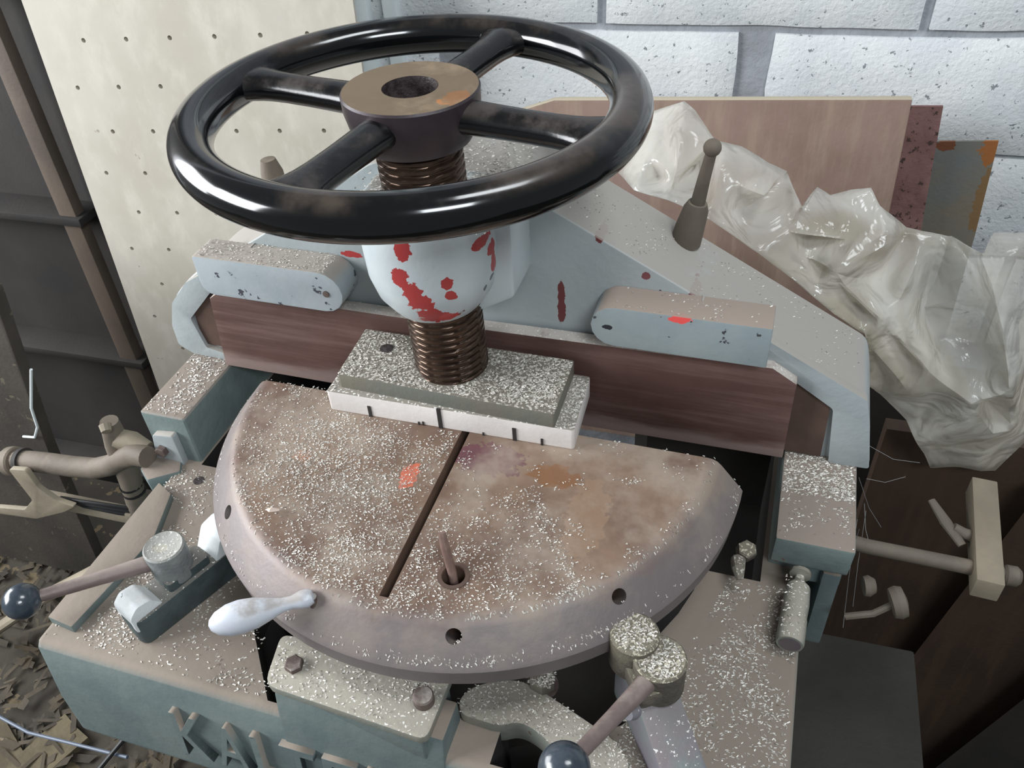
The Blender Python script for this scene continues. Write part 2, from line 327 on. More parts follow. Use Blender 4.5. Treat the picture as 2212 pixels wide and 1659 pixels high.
# courses of large whitewashed bricks; x values are the joints
courses = [(.002, [-1.72, -1.36, -.97, -.58, -.19, .2, .6, .99, 1.38, 1.78], .010), (-.144, [-1.55, -1.15, -.76, -.37, .015, .41, .80, 1.2, 1.6], .012),
           (-.300, [-1.72, -1.36, -.97, -.58, -.19, .215, .60, .99, 1.38, 1.78], .046), (-.452, [-1.55, -1.15, -.76, -.37, .03, .42, .80, 1.2, 1.6], .014),
           (-.604, [-1.72, -1.36, -.97, -.58, -.19, .2, .6, .99, 1.38, 1.78], .014)]
for zi, xs, jw in courses:
    for a, b in zip(xs, xs[1:]):
        if b < -.95 or a > 1.2: continue
        m = MB(); x0, x1 = a+jw/2, b-jw/2; z0, z1 = zi+.0045, zi+.1505
        nx, nzv = 14, 6; g = []
        for j in range(nzv+1):
            row = []
            for i in range(nx+1):
                u = x0+(x1-x0)*i/nx; w = z0+(z1-z0)*j/nzv; edge = (i in (0, nx)) or (j in (0, nzv))
                d = noise.noise_vector(Vector((u*14, w*14, zi)))
                row.append(m.bm.verts.new((u+d.x*.003*(1 if edge else 0)*(2.4 if jw > .03 and i in (0, nx) else 1), (.007 if edge else 0)+d.y*.0022, w+d.z*.0025*(1 if edge else 0))))
            g.append(row)
        for j in range(nzv):
            for i in range(nx): m.bm.faces.new((g[j][i], g[j][i+1], g[j+1][i+1], g[j+1][i]))
        ring = [g[0][i] for i in range(nx+1)] + [g[j][nx] for j in range(1, nzv+1)] + [g[nzv][i] for i in range(nx-1, -1, -1)] + [g[j][0] for j in range(nzv-1, 0, -1)]
        back = [m.bm.verts.new((v.co.x, .016, v.co.z)) for v in ring]; n = len(ring)
        for i in range(n): m.bm.faces.new((ring[(i+1) % n], ring[i], back[i], back[(i+1) % n]))
        br = m.xf(WM).build('brick', M_stone, None, 60); br.parent = wall
floor = MB().box(-2.6, 2.2, -1.2, .75, -1.3, -1.25).build('floor', M_conc); tag(floor, kind='structure')

# two white painted conduits beside the pegboard
for nm, x0, x1, lb in (('wall_strip', -.322, -.300, 'white painted strip on the brick wall touching the pegboard edge'), ('wall_strip', -.279, -.258, 'white painted strip on the brick wall, the one nearer the handwheel and apart from the pegboard')):
    c = MB().box(x0, x1, -.012, .010, -1.2, .5).bevel(.003).xf(WM @ Matrix.Translation((0, 0, 0))).build(nm, M_trim); tag(c, lb, 'wall strip', 'white strips on the wall')

# ------------------------------------------------------------------ pegboard with real holes, leaning on the wall
PA = Vector((-.735, .44, -.08)); PU = Vector((.99756, .06983, 0)); PV = Vector((-.005417, .077386, .996987)); PN = Vector((.069619, -.994553, .077575))
PM = Matrix(((PU.x, -PN.x, PV.x, PA.x), (PU.y, -PN.y, PV.y, PA.y), (PU.z, -PN.z, PV.z, PA.z), (0, 0, 0, 1)))
m = MB(); bm = m.bm; T = .005; X1 = .468; pitch = .0652; rp = .0627
def cell(x0, x1, z0s, z1s, hole):
    """z given as (left, right) so rows can climb slightly"""
    sq = [(x0, z0s[0]), ((x0+x1)/2, sum(z0s)/2), (x1, z0s[1]), (x1, (z0s[1]+z1s[1])/2), (x1, z1s[1]), ((x0+x1)/2, sum(z1s)/2), (x0, z1s[0]), (x0, (z0s[0]+z1s[0])/2)]
    F = [bm.verts.new((a, 0, b)) for a, b in sq]
    if hole is None: bm.faces.new(F); return
    hx, hz = hole; r = .0033; order = [225, 270, 315, 0, 45, 90, 135, 180]
    H = [bm.verts.new((hx+r*cos(radians(a)), 0, hz+r*sin(radians(a)))) for a in order]; Hb = [bm.verts.new((v.co.x, T, v.co.z)) for v in H]
    for i in range(8):
        j = (i+1) % 8; bm.faces.new((F[i], F[j], H[j], H[i])); bm.faces.new((H[i], H[j], Hb[j], Hb[i]))
for r in range(-9, 5):
    zc = -.0545+rp*r
    off = .0744 if r % 2 == 0 else .041
    cx = [off+pitch*k for k in range(0, 7) if off+pitch*k < X1-.012]
    edges = [0] + [(a+b)/2 for a, b in zip(cx, cx[1:])] + [X1]
    sl = lambda x: .040*x
    for k, c in enumerate(cx):
        cell(edges[k], edges[k+1], (zc-rp/2+sl(edges[k]), zc-rp/2+sl(edges[k+1])), (zc+rp/2+sl(edges[k]), zc+rp/2+sl(edges[k+1])), (c, zc+sl(c)))
zt = -.0545+rp*4.5; zb = -.0545-rp*9.5
for (a, b) in (((0, zt), (X1, zt+.0187)), ((X1, zt+.0187), (X1, zb+.0187)), ((X1, zb+.0187), (0, zb)), ((0, zb), (0, zt))):
    vs = [bm.verts.new(v) for v in ((a[0], 0, a[1]), (b[0], 0, b[1]), (b[0], T, b[1]), (a[0], T, a[1]))]; bm.faces.new(vs)
bm.faces.new([bm.verts.new(v) for v in ((0, T+.0002, zt), (0, T+.0002, zb), (X1, T+.0002, zb+.0187), (X1, T+.0002, zt+.0187))])
bmesh.ops.remove_doubles(bm, verts=bm.verts, dist=.0001)
pb = m.xf(PM).build('pegboard', M_peg); tag(pb, 'tall cream pegboard with rows of small holes leaning against the brick wall', 'pegboard')

# ------------------------------------------------------------------ boards leaning behind the press
b1 = MB().prism([(-.075, -.80), (.43, -.80), (.400, -.186), (-.03, -.212), (-.085, -.232)], .526, .538, 'y').bevel(.002).build('hardboard_sheet', M_board)
tag(b1, 'wide brown hardboard sheet standing against the wall behind the plastic bag', 'board')
b2 = MB().prism([(.388, -.80), (.475, -.80), (.4565, -.376), (.4405, -.2045), (.3900, -.2075)], .556, .560, 'y').build('perforated_sheet', M_perf)
tag(b2, 'narrow pinkish perforated sheet standing between brown hardboard and rusty steel sheet', 'sheet')
b3 = MB().prism([(.43, -.80), (.545, -.80), (.527, -.383), (.5175, -.2525), (.440, -.2590)], .577, .580, 'y').build('steel_sheet', M_rust)
tag(b3, 'grey steel sheet with rusty corners, rightmost of the sheets against the wall', 'sheet')

# ------------------------------------------------------------------ left: dark shelving and grimy panel
sh = thing('storage_rack', 'dark grimy and shaded steel storage rack with a brown upright at the far left', 'rack', (-1.1, .6, -1.25))
def racky(name, a): return a.build(name, M_dark, sh)
MB().box(-1.65, -.74, .500, .508, -1.25, .7).build('back_panel', M_dark, sh)
for zz in (-.42, -.72, -1.05, -.05): MB().box(-1.65, -.80, .44, .50, zz-.014, zz).bevel(.002).build('shelf', M_dark, sh)
MB().prism([(-.817, .50), (-.793, .50), (-.826, -1.25), (-.868, -1.25)], .448, .47, 'y').bevel(.003).build('upright', M_post, sh)
gp = thing('leaning_panel', 'grimy grey sheet metal door leaning low at the left edge', 'panel', (-.85, .1, -1.2))
MB().prism(rpoly([(-1.2, -.30), (-.610, -.30), (-.668, -.58), (-.705, -.89), (-1.2, -.89)], [0, .01, .02, 0, 0]), .10, .118, 'y').bevel(.002).build('sheet', mat('grimy panel steel', (70, 64, 58), (54, 50, 44), 7, .7, bump=.3, chip=(96, 88, 74), chipt=.66), gp)
MB().tube([(-.612, .097, -.42), (-.645, .094, -.49), (-.652, .093, -.525), (-.668, .093, -.548), (-.69, .094, -.552)], .0018, 8).build('bent_wire_edge', M_trim, gp)

# pipework to the left of the press
pw = thing('pipe_linkage', 'dusty bent steel pipe with clamp collar reaching the left side of the press', 'pipe', (-.42, -.05, -.42))
MB().tube([(-.56, -.05, -.428), (-.50, -.05, -.411), (-.4616, -.05, -.407), (-.43, -.05, -.405), (-.40, -.05, -.401), (-.375, -.05, -.390), (-.352, -.052, -.372), (-.330, -.055, -.358), (-.312, -.058, -.356)],
          [.0115]*7+[.0125, .011], 16).build('pipe', M_pipe, pw)
MB().lathe([(.015, 0), (.0165, .002), (.0165, .011), (.015, .013)], (-.520, -.05, -.417), (1, 0, .2), 24).build('collar', M_pipe, pw)
MB().lathe([(.0145, 0), (.0145, .006)], (-.500, -.05, -.412), (1, 0, .2), 24).build('collar', M_dark, pw)
MB().prism(rpoly([(-.495, -.402), (-.470, -.398), (-.468, -.425), (-.452, -.442), (-.43, -.446), (-.45, -.46), (-.50, -.485), (-.57, -.492), (-.57, -.482), (-.51, -.472), (-.488, -.45)], .004), -.072, -.066, 'y').bevel(.001).build('bracket', M_pale, pw)
MB().tube([(-.3545, -.045, -.327), (-.358, -.045, -.36), (-.366, -.045, -.42), (-.375, -.045, -.475)], [.009, .0125, .0115, .0115], 14).build('upright_tube', M_pipe, pw)
MB().tube([(-.357, -.045, -.352), (-.335, -.046, -.35), (-.318, -.048, -.356)], [.011, .010, .008], 12).build('branch_tube', M_pale, pw)
MB().tube([(-.350, -.055, -.322), (-.346, -.06, -.326)], [.006, .005], 10).build('end_plug', M_pale, pw)
MB().box(-.50, -.375, -.058, -.045, -.479, -.462).bevel(.002).xf(Matrix.Translation((0, 0, 0))).build('flat_bar', M_pale, pw)
for k in range(3):
    MB().tube([(-.46+.01*k, -.06, -.452-.002*k), (-.43, -.062, -.448-.004*k), (-.39, -.058, -.450-.006*k), (-.365, -.05, -.458-.006*k)], .0022, 8).build('cable', M_wire, pw)
for zz in (-.425, -.435): MB().lathe([(.0125, 0), (.0125, .0025)], (-.3675, -.045, zz), (0, 0, 1), 18).build('cable_tie', M_wire, pw)
lb = MB().tube([(-.80, -.05, -.865), (-.62, -.05, -.707), (-.405, -.05, -.542)], .013, 12, flat=.6).build('angle_bar', M_pale)
tag(lb, 'long pale sloping bar running below the ball lever at lower left', 'bar')

# floor-level clutter, lower left
cl = MB().box(-1.4, -.33, -.42, .30, -.92, -.90).rough(.004, 9, 3).build('low_bench_top', M_conc); tag(cl, 'brown littered low bench top beside the press at lower left', 'bench')
for k, (x, y, z, sx, sy, rz, lab) in enumerate([(-.53, -.21, -.90, .05, .02, .5, 'pale offcut lying nearest the press on the littered bench'), (-.60, -.17, -.90, .04, .03, 1.2, 'small square offcut lying mid way on the littered bench'),
                                           (-.66, -.19, -.90, .06, .018, -.5, 'long thin offcut lying leftmost on the littered bench')]):
    o = MB().box(-sx, sx, -sy, sy, 0, .012).rough(.003, 60, 1).xf(Matrix.Translation((x, y, z)) @ Matrix.Rotation(rz, 4, 'Z')).build('wood_offcut', M_trans); tag(o, lab, 'offcut', 'offcuts on the low bench')
o = MB().tube([(-.58, -.33, -.712), (-.50, -.33, -.70), (-.43, -.30, -.69), (-.37, -.25, -.67), (-.34, -.2, -.64)], .0028, 8).build('black_cable', M_wire); tag(o, 'thin black cable curving under the left corner of the press', 'cable')
o = MB().tube([(-.62, -.20, -.700), (-.50, -.22, -.700), (-.34, -.23, -.66)], .002, 8).build('blue_strip', mat('blue grey strip', (84, 94, 110), None, rough=.5, bump=0)); tag(o, 'thin blue grey strip below the left corner of the press', 'strip')

lit = MB(); r2 = random.Random(3)
for _ in range(700):
    x, y = r2.uniform(-.95, -.36), r2.uniform(-.34, .12); a = r2.uniform(0, 6.28); L_, w_ = r2.uniform(.005, .026), r2.uniform(.002, .008)
    c, d = Vector((cos(a), sin(a), r2.uniform(-.15, .15))), Vector((-sin(a), cos(a), 0)); p = Vector((x, y, -.897+r2.uniform(0, .012)))
    lit.bm.faces.new([lit.bm.verts.new(q) for q in (p-c*L_-d*w_, p+c*L_-d*w_*.4, p+c*L_*.8+d*w_, p-c*L_*.7+d*w_*.6)])
o = lit.build('shavings', mat('mixed shavings', (70, 60, 44), (44, 38, 30), 14, .8, bump=.3, chip=(120, 108, 88), chipt=.66, chips=20)); tag(o, 'brown shavings and scraps littering the low bench at lower left', 'shavings', kind='stuff')

# ------------------------------------------------------------------ right: cupboard, box, stand parts
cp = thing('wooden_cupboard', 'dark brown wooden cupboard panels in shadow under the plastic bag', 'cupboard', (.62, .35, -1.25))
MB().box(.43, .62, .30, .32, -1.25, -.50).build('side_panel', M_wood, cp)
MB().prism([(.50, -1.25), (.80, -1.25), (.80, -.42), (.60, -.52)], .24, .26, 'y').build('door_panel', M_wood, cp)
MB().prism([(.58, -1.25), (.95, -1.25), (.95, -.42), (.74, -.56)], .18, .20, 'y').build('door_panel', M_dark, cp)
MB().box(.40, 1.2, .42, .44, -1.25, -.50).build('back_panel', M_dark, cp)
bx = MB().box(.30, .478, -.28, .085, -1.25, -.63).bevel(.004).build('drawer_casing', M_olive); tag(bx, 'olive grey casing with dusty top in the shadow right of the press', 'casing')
st = thing('bar_stop', 'dusty square bar stop on a horizontal rod right of the press', 'bar stop', (.41, .0, -.40))
MB().tube([(.350, -.006, -.362), (.3707, -.009, -.362), (.4432, -.012, -.362), (.478, -.014, -.362)], .0065, 14).build('rod', M_pipe, st)
MB().box(-.0105, .0105, -.060, .058, -.012, .010).bevel(.0015).xf(Matrix.Translation((.4655, .025, -.360)) @ Matrix.Rotation(-.08, 4, 'Z')).build('square_bar', M_pale, st)
MB().lathe([(.007, 0), (.0085, .002), (.0085, .010), (.006, .013)], (.4755, -.014, -.362), (1, 0, 0), 16).build('rod_end', M_pipe, st)
MB().tube([(.4560, .022, -.362), (.449, .022, -.360), (.440, .024, -.356)], [.006, .005, .004], 12).build('wing_bolt', M_pipe, st)
MB().tube([(.447, .010, -.362), (.434, .028, -.356), (.4225, .046, -.350)], [.004, .0055, .0035], 12, flat=.6).build('wing', M_pipe, st)
kn = thing('hand_knob', 'round dusty knob on a bent rod low right of the press', 'knob', (.39, -.07, -.38))
MB().lathe([(.004, -.006), (.012, -.005), (.0135, 0), (.012, .005), (.004, .007)], (.392, -.062, -.362), (1, .25, .3), 20).build('knob', M_pipe, kn)
MB().tube([(.392, -.062, -.362), (.375, -.07, -.372), (.355, -.072, -.38)], .003, 8).build('stem', M_pipe, kn)
MB().lathe([(.008, 0), (.009, .004), (.006, .009)], (.366, -.052, -.362), (1, .2, .1), 16).build('collar', M_pipe, kn)
cw = MB()
for (a, b) in [((.357, -.02, -.33), (.37, .03, -.42)), ((.36, .02, -.31), (.40, .06, -.34)), ((.362, .01, -.33), (.372, -.01, -.36)), ((.356, .03, -.32), (.392, .05, -.40)), ((.358, .0, -.34), (.365, -.04, -.44)), ((.37, .03, -.36), (.378, .0, -.46)), ((.361, .05, -.30), (.41, .07, -.33))]:
    A, B = Vector(a), Vector(b); cw.tube([A, (A+B)/2-Vector((0, 0, .006)), B], .0002, 4)
o = cw.build('cobweb', M_web); tag(o, 'grey cobweb strands hanging off the right side of the press', 'cobweb', kind='stuff')

# ------------------------------------------------------------------ crumpled polythene bag
BP = [[0.0942, 0.3, -0.1905], [0.1095, 0.31, -0.1564], [0.1227, 0.33, -0.134], [0.155, 0.33, -0.1218], [0.1678, 0.32, -0.127], [0.1919, 0.29, -0.1413], [0.2181, 0.29, -0.1472], [0.2644, 0.29, -0.1682], [0.2949, 0.29, -0.1827], [0.3077, 0.28, -0.1854], [0.325, 0.28, -0.1788], [0.3442, 0.28, -0.1751], [0.3546, 0.27, -0.1866], [0.3853, 0.28, -0.2157], [0.4256, 0.28, -0.2217], [0.462, 0.28, -0.2116], [0.4985, 0.28, -0.2067], [0.5411, 0.3, -0.3254], [0.5844, 0.3, -0.4704], [0.5532, 0.28, -0.5213], [0.5126, 0.27, -0.5133], [0.4826, 0.27, -0.5241], [0.4559, 0.25, -0.4718], [0.4345, 0.25, -0.4364], [0.3975, 0.24, -0.3968], [0.3753, 0.22, -0.3654], [0.3595, 0.2, -0.2904], [0.3063, 0.2, -0.2534], [0.2486, 0.2, -0.212], [0.1977, 0.2, -0.1782], [0.1556, 0.22, -0.1735], [0.1209, 0.24, -0.1747], [0.1289, 0.27, -0.1514], [0.1408, 0.31, -0.1352], [0.1602, 0.265, -0.1322], [0.173, 0.3, -0.1725], [0.159, 0.24, -0.1638], [0.1394, 0.27, -0.1732], [0.2022, 0.255, -0.1458], [0.2185, 0.235, -0.1609], [0.2473, 0.22, -0.1625], [0.2296, 0.25, -0.1903], [0.2081, 0.225, -0.1762], [0.2479, 0.255, -0.2136], [0.2767, 0.23, -0.1797], [0.3011, 0.22, -0.1646], [0.2891, 0.26, -0.208], [0.2713, 0.215, -0.1966], [0.233, 0.22, -0.2011], [0.3128, 0.25, -0.1947], [0.328, 0.22, -0.1724], [0.3363, 0.25, -0.1654], [0.3493, 0.26, -0.1967], [0.3269, 0.225, -0.204], [0.3155, 0.25, -0.2335], [0.2923, 0.215, -0.2224], [0.2783, 0.235, -0.2475], [0.3696, 0.24, -0.2082], [0.4008, 0.26, -0.2297], [0.4247, 0.235, -0.2192], [0.4492, 0.24, -0.2194], [0.4552, 0.23, -0.1927], [0.3194, 0.21, -0.2316], [0.3484, 0.225, -0.2705], [0.3745, 0.2, -0.2768], [0.4082, 0.225, -0.3253], [0.4296, 0.2, -0.3317], [0.4686, 0.245, -0.3496], [0.4425, 0.26, -0.3287], [0.4179, 0.27, -0.2979], [0.3698, 0.26, -0.2633], [0.4664, 0.215, -0.242], [0.4932, 0.23, -0.3038], [0.5077, 0.205, -0.3461], [0.5413, 0.24, -0.4228], [0.4757, 0.27, -0.3014], [0.5032, 0.25, -0.3924], [0.4787, 0.21, -0.3684], [0.4496, 0.23, -0.385], [0.4145, 0.2, -0.3591], [0.392, 0.225, -0.3527], [0.3661, 0.19, -0.299], [0.4497, 0.255, -0.4344], [0.4752, 0.22, -0.4177], [0.5128, 0.25, -0.4596], [0.5152, 0.22, -0.4162], [0.4336, 0.235, -0.3924]]
NO = 32
v2 = [Vector((p[0], p[2])) for p in BP]
edges = [(i, (i+1) % NO) for i in range(NO)] + [(34, 36), (38, 39), (39, 40), (44, 45), (47, 48), (47, 53), (50, 53), (55, 47), (62, 64), (64, 66), (66, 79), (81, 79), (59, 71), (71, 73), (73, 74), (60, 61), (77, 85), (77, 66), (81, 64), (55, 62)]
ov, oe, of, orig, _, _ = delaunay_2d_cdt(v2, edges, [], 1, .0005)
m = MB(); vs = []
for k, p in enumerate(ov):
    src = orig[k]; y = BP[src[0]][1] if src else min(BP, key=lambda q: (q[0]-p.x)**2+(q[2]-p.y)**2)[1]
    vs.append(m.bm.verts.new((p.x, y, p.y)))
for f in of:
    try: m.bm.faces.new([vs[i] for i in f])
    except ValueError: pass
bmesh.ops.subdivide_edges(m.bm, edges=m.bm.edges, cuts=4, use_grid_fill=True, smooth=.12)
bmesh.ops.triangulate(m.bm, faces=m.bm.faces)
for _ in range(2): bmesh.ops.smooth_vert(m.bm, verts=[v for v in m.bm.verts if not v.is_boundary], factor=.5, use_axis_x=True, use_axis_y=True, use_axis_z=True)
for v in m.bm.verts:
    q = v.co*11; a = 1-abs(noise.noise(q))*2; q2 = v.co*38; b = 1-abs(noise.noise(q2))*2
    v.co.y -= .004*a*max(a, 0)+.0012*b*max(b, 0)
    v.co += noise.noise_vector(v.co*20)*.0016
bmesh.ops.recalc_face_normals(m.bm, faces=m.bm.faces)
bag = m.build('plastic_bag', M_poly, None, 42)
md = bag.modifiers.new('thickness', 'SOLIDIFY'); md.thickness = .0006
tag(bag, 'large crumpled milky plastic bag draped behind the right side of the press', 'plastic bag')

# ------------------------------------------------------------------ THE PRESS (machine frame)
mc = thing('bending_press', 'old grey blue cast iron screw press with half round table and big black handwheel', 'press', (.02, -.07, -.62), MW)

# base casting
prof = [(.16, -.37), (-.266, -.37), (-.2700, -.376), (-.2785, -.44), (-.281, -.495), (-.25, -.515), (.16, -.53)]
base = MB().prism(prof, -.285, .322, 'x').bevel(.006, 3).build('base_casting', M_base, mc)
DC = (.03, -.02)
cavity = [(DC[0]+.212*cos(a), DC[1]+.212*sin(a)) for a in [2*pi*i/48 for i in range(48)]]
boolean(base, [MB().prism(cavity, -.47, -.30), MB().prism(rpoly([(.079, -.175), (.082, -.236), (.098, -.238), (.118, -.229), (.126, -.243), (.150, -.243), (.205, -.205), (.185, -.13)], .006), -.44, -.30),
               MB().prism([(-.125, -.16), (-.12, -.196), (-.066, -.262), (-.050, -.262), (-.03, -.19)], -.41, -.30),
               MB().box(-.262, .287, -.052, .15, -.50, -.30), MB().box(.116, .17, -.262, -.232, -.44, -.30)])
base.data.materials.append(M_dark)  # dark colour on the cavity faces paints in the shade of the hollow
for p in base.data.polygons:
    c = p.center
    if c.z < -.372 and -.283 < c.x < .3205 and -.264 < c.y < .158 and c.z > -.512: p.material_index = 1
MB().prism([(-.283, -.249), (-.256, -.252), (-.250, -.20), (-.246, -.15), (-.262, -.10), (-.283, -.09)], -.371, -.3615).bevel(.0015).build('side_rail', M_base, mc)
MB().box(-.24, .28, -.20, .12, -.62, -.52).bevel(.004).build('pedestal_top', M_base, mc)
MB().box(-.20, .24, -.17, .10, -1.25, -.62).build('pedestal', M_dark, mc)
# lower lump of the rear left corner
MB().prism([(-.318, -.075), (-.300, -.088), (-.275, -.068), (-.285, -.05), (-.315, -.05)], -.385, -.366).bevel(.003).rough(.001, 90).build('corner_lug', M_block, mc)

# cover plate at the front with block and two bolts
pl = [(-.057, -.2665), (.0755, -.2735), (.076, -.2165), (-.066, -.224)]
MB().prism(rpoly(pl, [.010, .008, .006, .008]), -.3435, -.335).bevel(.0012).build('cover_plate', M_plate, mc)
MB().prism(rpoly([(-.050, -.264), (.072, -.271), (.073, -.222), (-.058, -.228)], .004), -.372, -.3435).bevel(.001).build('plate_support', M_base, mc)
MB().prism([(-.235, -.346), (-.2655, -.346), (-.2705, -.372), (-.2795, -.438), (-.235, -.438)], -.052, .084, 'x').bevel(.002).build('front_pad', M_base, mc)
MB().hexa((-.042, -.2465, -.336), .0072, .006).build('bolt', M_bolt, mc)
MB().lathe([(.0075, 0), (.0078, .001), (.0078, .008), (.0068, .0095)], (.0635, -.2465, -.3355), (0, 0, 1), 20).build('bolt', M_bolt, mc)

# raised cast lettering along the front
x = -.157
for ch in 'KALTENBACH':
    cu = bpy.data.curves.new('ch', 'FONT'); cu.body = ch; cu.size = .080; cu.extrude = .0038; cu.bevel_depth = .0006
    t = bpy.data.objects.new('ch', cu); COL.objects.link(t); bpy.context.view_layer.update()
    me = bpy.data.meshes.new_from_object(t.evaluated_get(bpy.context.evaluated_depsgraph_get())); bpy.data.objects.remove(t)
    w = max(v.co.x for v in me.vertices)-min(v.co.x for v in me.vertices); x0 = min(v.co.x for v in me.vertices)
    me.transform(Matrix.Translation((x, -.2825, -.4575)) @ Matrix.Rotation(radians(-7.5), 4, 'X') @ Matrix.Rotation(pi/2, 4, 'X') @ Matrix.Diagonal((.030/w if ch not in 'L' else .022/w, 1, 1, 1)) @ Matrix.Translation((-x0, 0, 0)))
    me.materials.clear(); me.materials.append(M_base); me.name = 'raised_letter'
    o = bpy.data.objects.new('raised_letter', me); COL.objects.link(o); attach(o, mc)
    x += .0375 if ch not in 'L' else .0265

# half round table: bevelled rim, slot, pin hole, three rim holes
def arc(r, a0=-178.5, a1=-1.5, n=72): return [(DC[0]+r*cos(radians(a0+(a1-a0)*i/n)), DC[1]+r*sin(radians(a0+(a1-a0)*i/n))) for i in range(n+1)]
bmt = MB(); lv = [(.199, -.262), (.2035, -.2624), (.2075, -.2642), (.211, -.2675), (.2200, -.2785), (.2290, -.2895), (.2305, -.292), (.2285, -.309)]
rings = []
for r, z in lv: rings.append([bmt.bm.verts.new((x, y, z)) for x, y in arc(r)])
bot = [bmt.bm.verts.new((v.co.x, v.co.y, -.309)) for v in rings[-1]]
for A, B in zip(rings, rings[1:]):
    for i in range(len(A)-1): bmt.bm.faces.new((A[i], A[i+1], B[i+1], B[i]))
bmt.bm.faces.new(rings[0]); bmt.bm.faces.new(rings[-1][::-1])
for r_ in (0,):
    L_ = [R[0] for R in rings]; Rt = [R[-1] for R in rings]
    bmt.bm.faces.new(L_ + Rt[::-1])
for v in bot: bmt.bm.verts.remove(v)
disc = bmt.build('half_round_table', M_disc, mc)
cuts = [MB().prism(stadium(-.0042, .0042, 0, 1)[0:0] or [(.0265, -.216), (.0335, -.216), (.0335, .02), (.0265, .02)], -.34, -.25),
        MB().lathe([(.0085, 0), (.0085, .03)], (.0715, -.1865, -.285), (0, 0, 1), 20)]
for hx, hy in ((-.1307, -.1658), (.0843, -.222), (.1837, -.1624)):
    d = (Vector((hx, hy, 0))-Vector((DC[0], DC[1], 0))).normalized()*.79+Vector((0, 0, .61))
    cuts.append(MB().lathe([(.0058, -.05), (.0058, .02)], (hx, hy, -.276), d, 20))
boolean(disc, cuts)

# loose pin standing in the table hole
pin = MB().tube([(.0715, -.1865, -.280), (.0690, -.1830, -.262), (.0620, -.1745, -.246), (.0590, -.1700, -.2375)], [.0032, .0034, .0034, .0030], 12).xf(MW).build('loose_pin', M_pin)
tag(pin, 'thin brown steel pin leaning in the hole of the round table', 'pin')
MB().lathe([(.0085, -.0005), (.0118, -.0005), (.0118, .0008), (.0088, .0008), (.0085, -.0005)], (.0715, -.1865, -.262), (0, 0, 1), 24, False).build('bushing', M_back, mc)

# side blocks carrying the bow
MB().box(-.316, -.264, -.049, .12, -.385, -.311).bevel(.004, 3).build('side_block', M_block, mc)
MB().prism([(-.052, -.311), (-.048, -.345), (-.030, -.36), (-.030, -.385), (.12, -.385), (.12, -.311)], .291, .352, 'x').bevel(.003).build('side_block', M_block, mc)
MB().box(.335, .350, -.038, .10, -.46, -.36).bevel(.003).build('block_web', M_base, mc)
MB().prism(rpoly([(-.304, -.334), (-.279, -.330), (-.279, -.372), (-.312, -.372)], .003), -.057, -.049, 'y').bevel(.001).build('lug', M_cast, mc)
MB().hexa((-.297, -.057, -.352), .0065, .006, (0, -1, 0)).build('bolt', M_bolt, mc)

# bow casting: sloping shoulders, web and boss
bow = [(-.066, -.070), (-.20, -.160), (-.285, -.2105), (-.318, -.243), (-.329, -.272), (-.330, -.300), (-.312, -.312), (.362, -.312), (.352, -.262), (.345, -.239), (.075, -.092), (.036, -.070)]
MB().prism(rpoly(bow, [.01, .02, .02, .02, .01, .012, .01, .004, .01, .008, .02, .008]), .05, .135, 'y').bevel(.005, 3).build('bow_casting', M_cast, mc)
# raised border round the back plate recess
bord = [(.205, -.158), (.240, -.178), (.345, -.236), (.352, -.262), (.361, -.310), (.328, -.311), (.321, -.250), (.268, -.214)]
MB().prism(rpoly(bord, .003), .043, .052, 'y').bevel(.0025).build('right_border', M_cast, mc)
bordl = [(-.20, -.163), (-.29, -.2165), (-.316, -.245), (-.327, -.275), (-.328, -.300), (-.312, -.310), (-.262, -.311), (-.266, -.303), (-.293, -.298), (-.300, -.262), (-.262, -.222)]
MB().prism(rpoly(bordl, .003), .043, .052, 'y').bevel(.0025).build('left_border', M_cast, mc)
MB().prism([(-.298, -.296), (.321, -.309), (.319, -.250), (.268, -.2165), (-.25, -.2165), (-.296, -.252)], .047, .0515, 'y').build('back_plate', M_back, mc)
# boss
MB().lathe([(.010, -.070), (.044, -.070), (.051, -.074), (.0525, -.10), (.0515, -.125), (.047, -.142), (.040, -.153), (.0365, -.158), (.033, -.158)], (0, 0, 0), (0, 0, 1), 64).build('boss', M_boss, mc)
MB().prism(rpoly([(-.056, -.072), (-.056, -.140), (-.030, -.158), (.034, -.170), (.0645, -.152), (.0645, -.072)], .004), .004, .062, 'y').bevel(.003).build('boss_web', M_boss, mc)

# fence boards
MB().prism([(-.2665, -.3085), (.002, -.3085), (.002, -.2125), (-.243, -.2125), (-.2585, -.2235)], .033, .047, 'y').bevel(.001).build('fence_plate', M_fence, mc)
MB().prism([(.0035, -.3085), (.2895, -.3050), (.2885, -.2215), (.268, -.2085), (.26, -.2085), (.0035, -.2125)], .033, .047, 'y').bevel(.001).build('fence_plate', M_fence, mc)

# holding fingers
for x0, x1, l, r, mm in ((-.249, -.1005, False, True, M_finger), (.1225, .2625, True, False, M_fingerR)):
    MB().prism(stadium(x0, x1, -.206 if l is False else -.1975, -.1645 if l is False else -.1595, l, r), .018, .05, 'y').bevel(.0012).build('holding_finger', mm, mc)
    xc = (x1-.016) if r else (x0+.016)
    if r: MB().lathe([(.0032, 0), (.0032, .0012), (.0015, .0014)], (xc, .0183, -.186), (0, -1, 0), 14).build('rivet', M_bolt, mc)

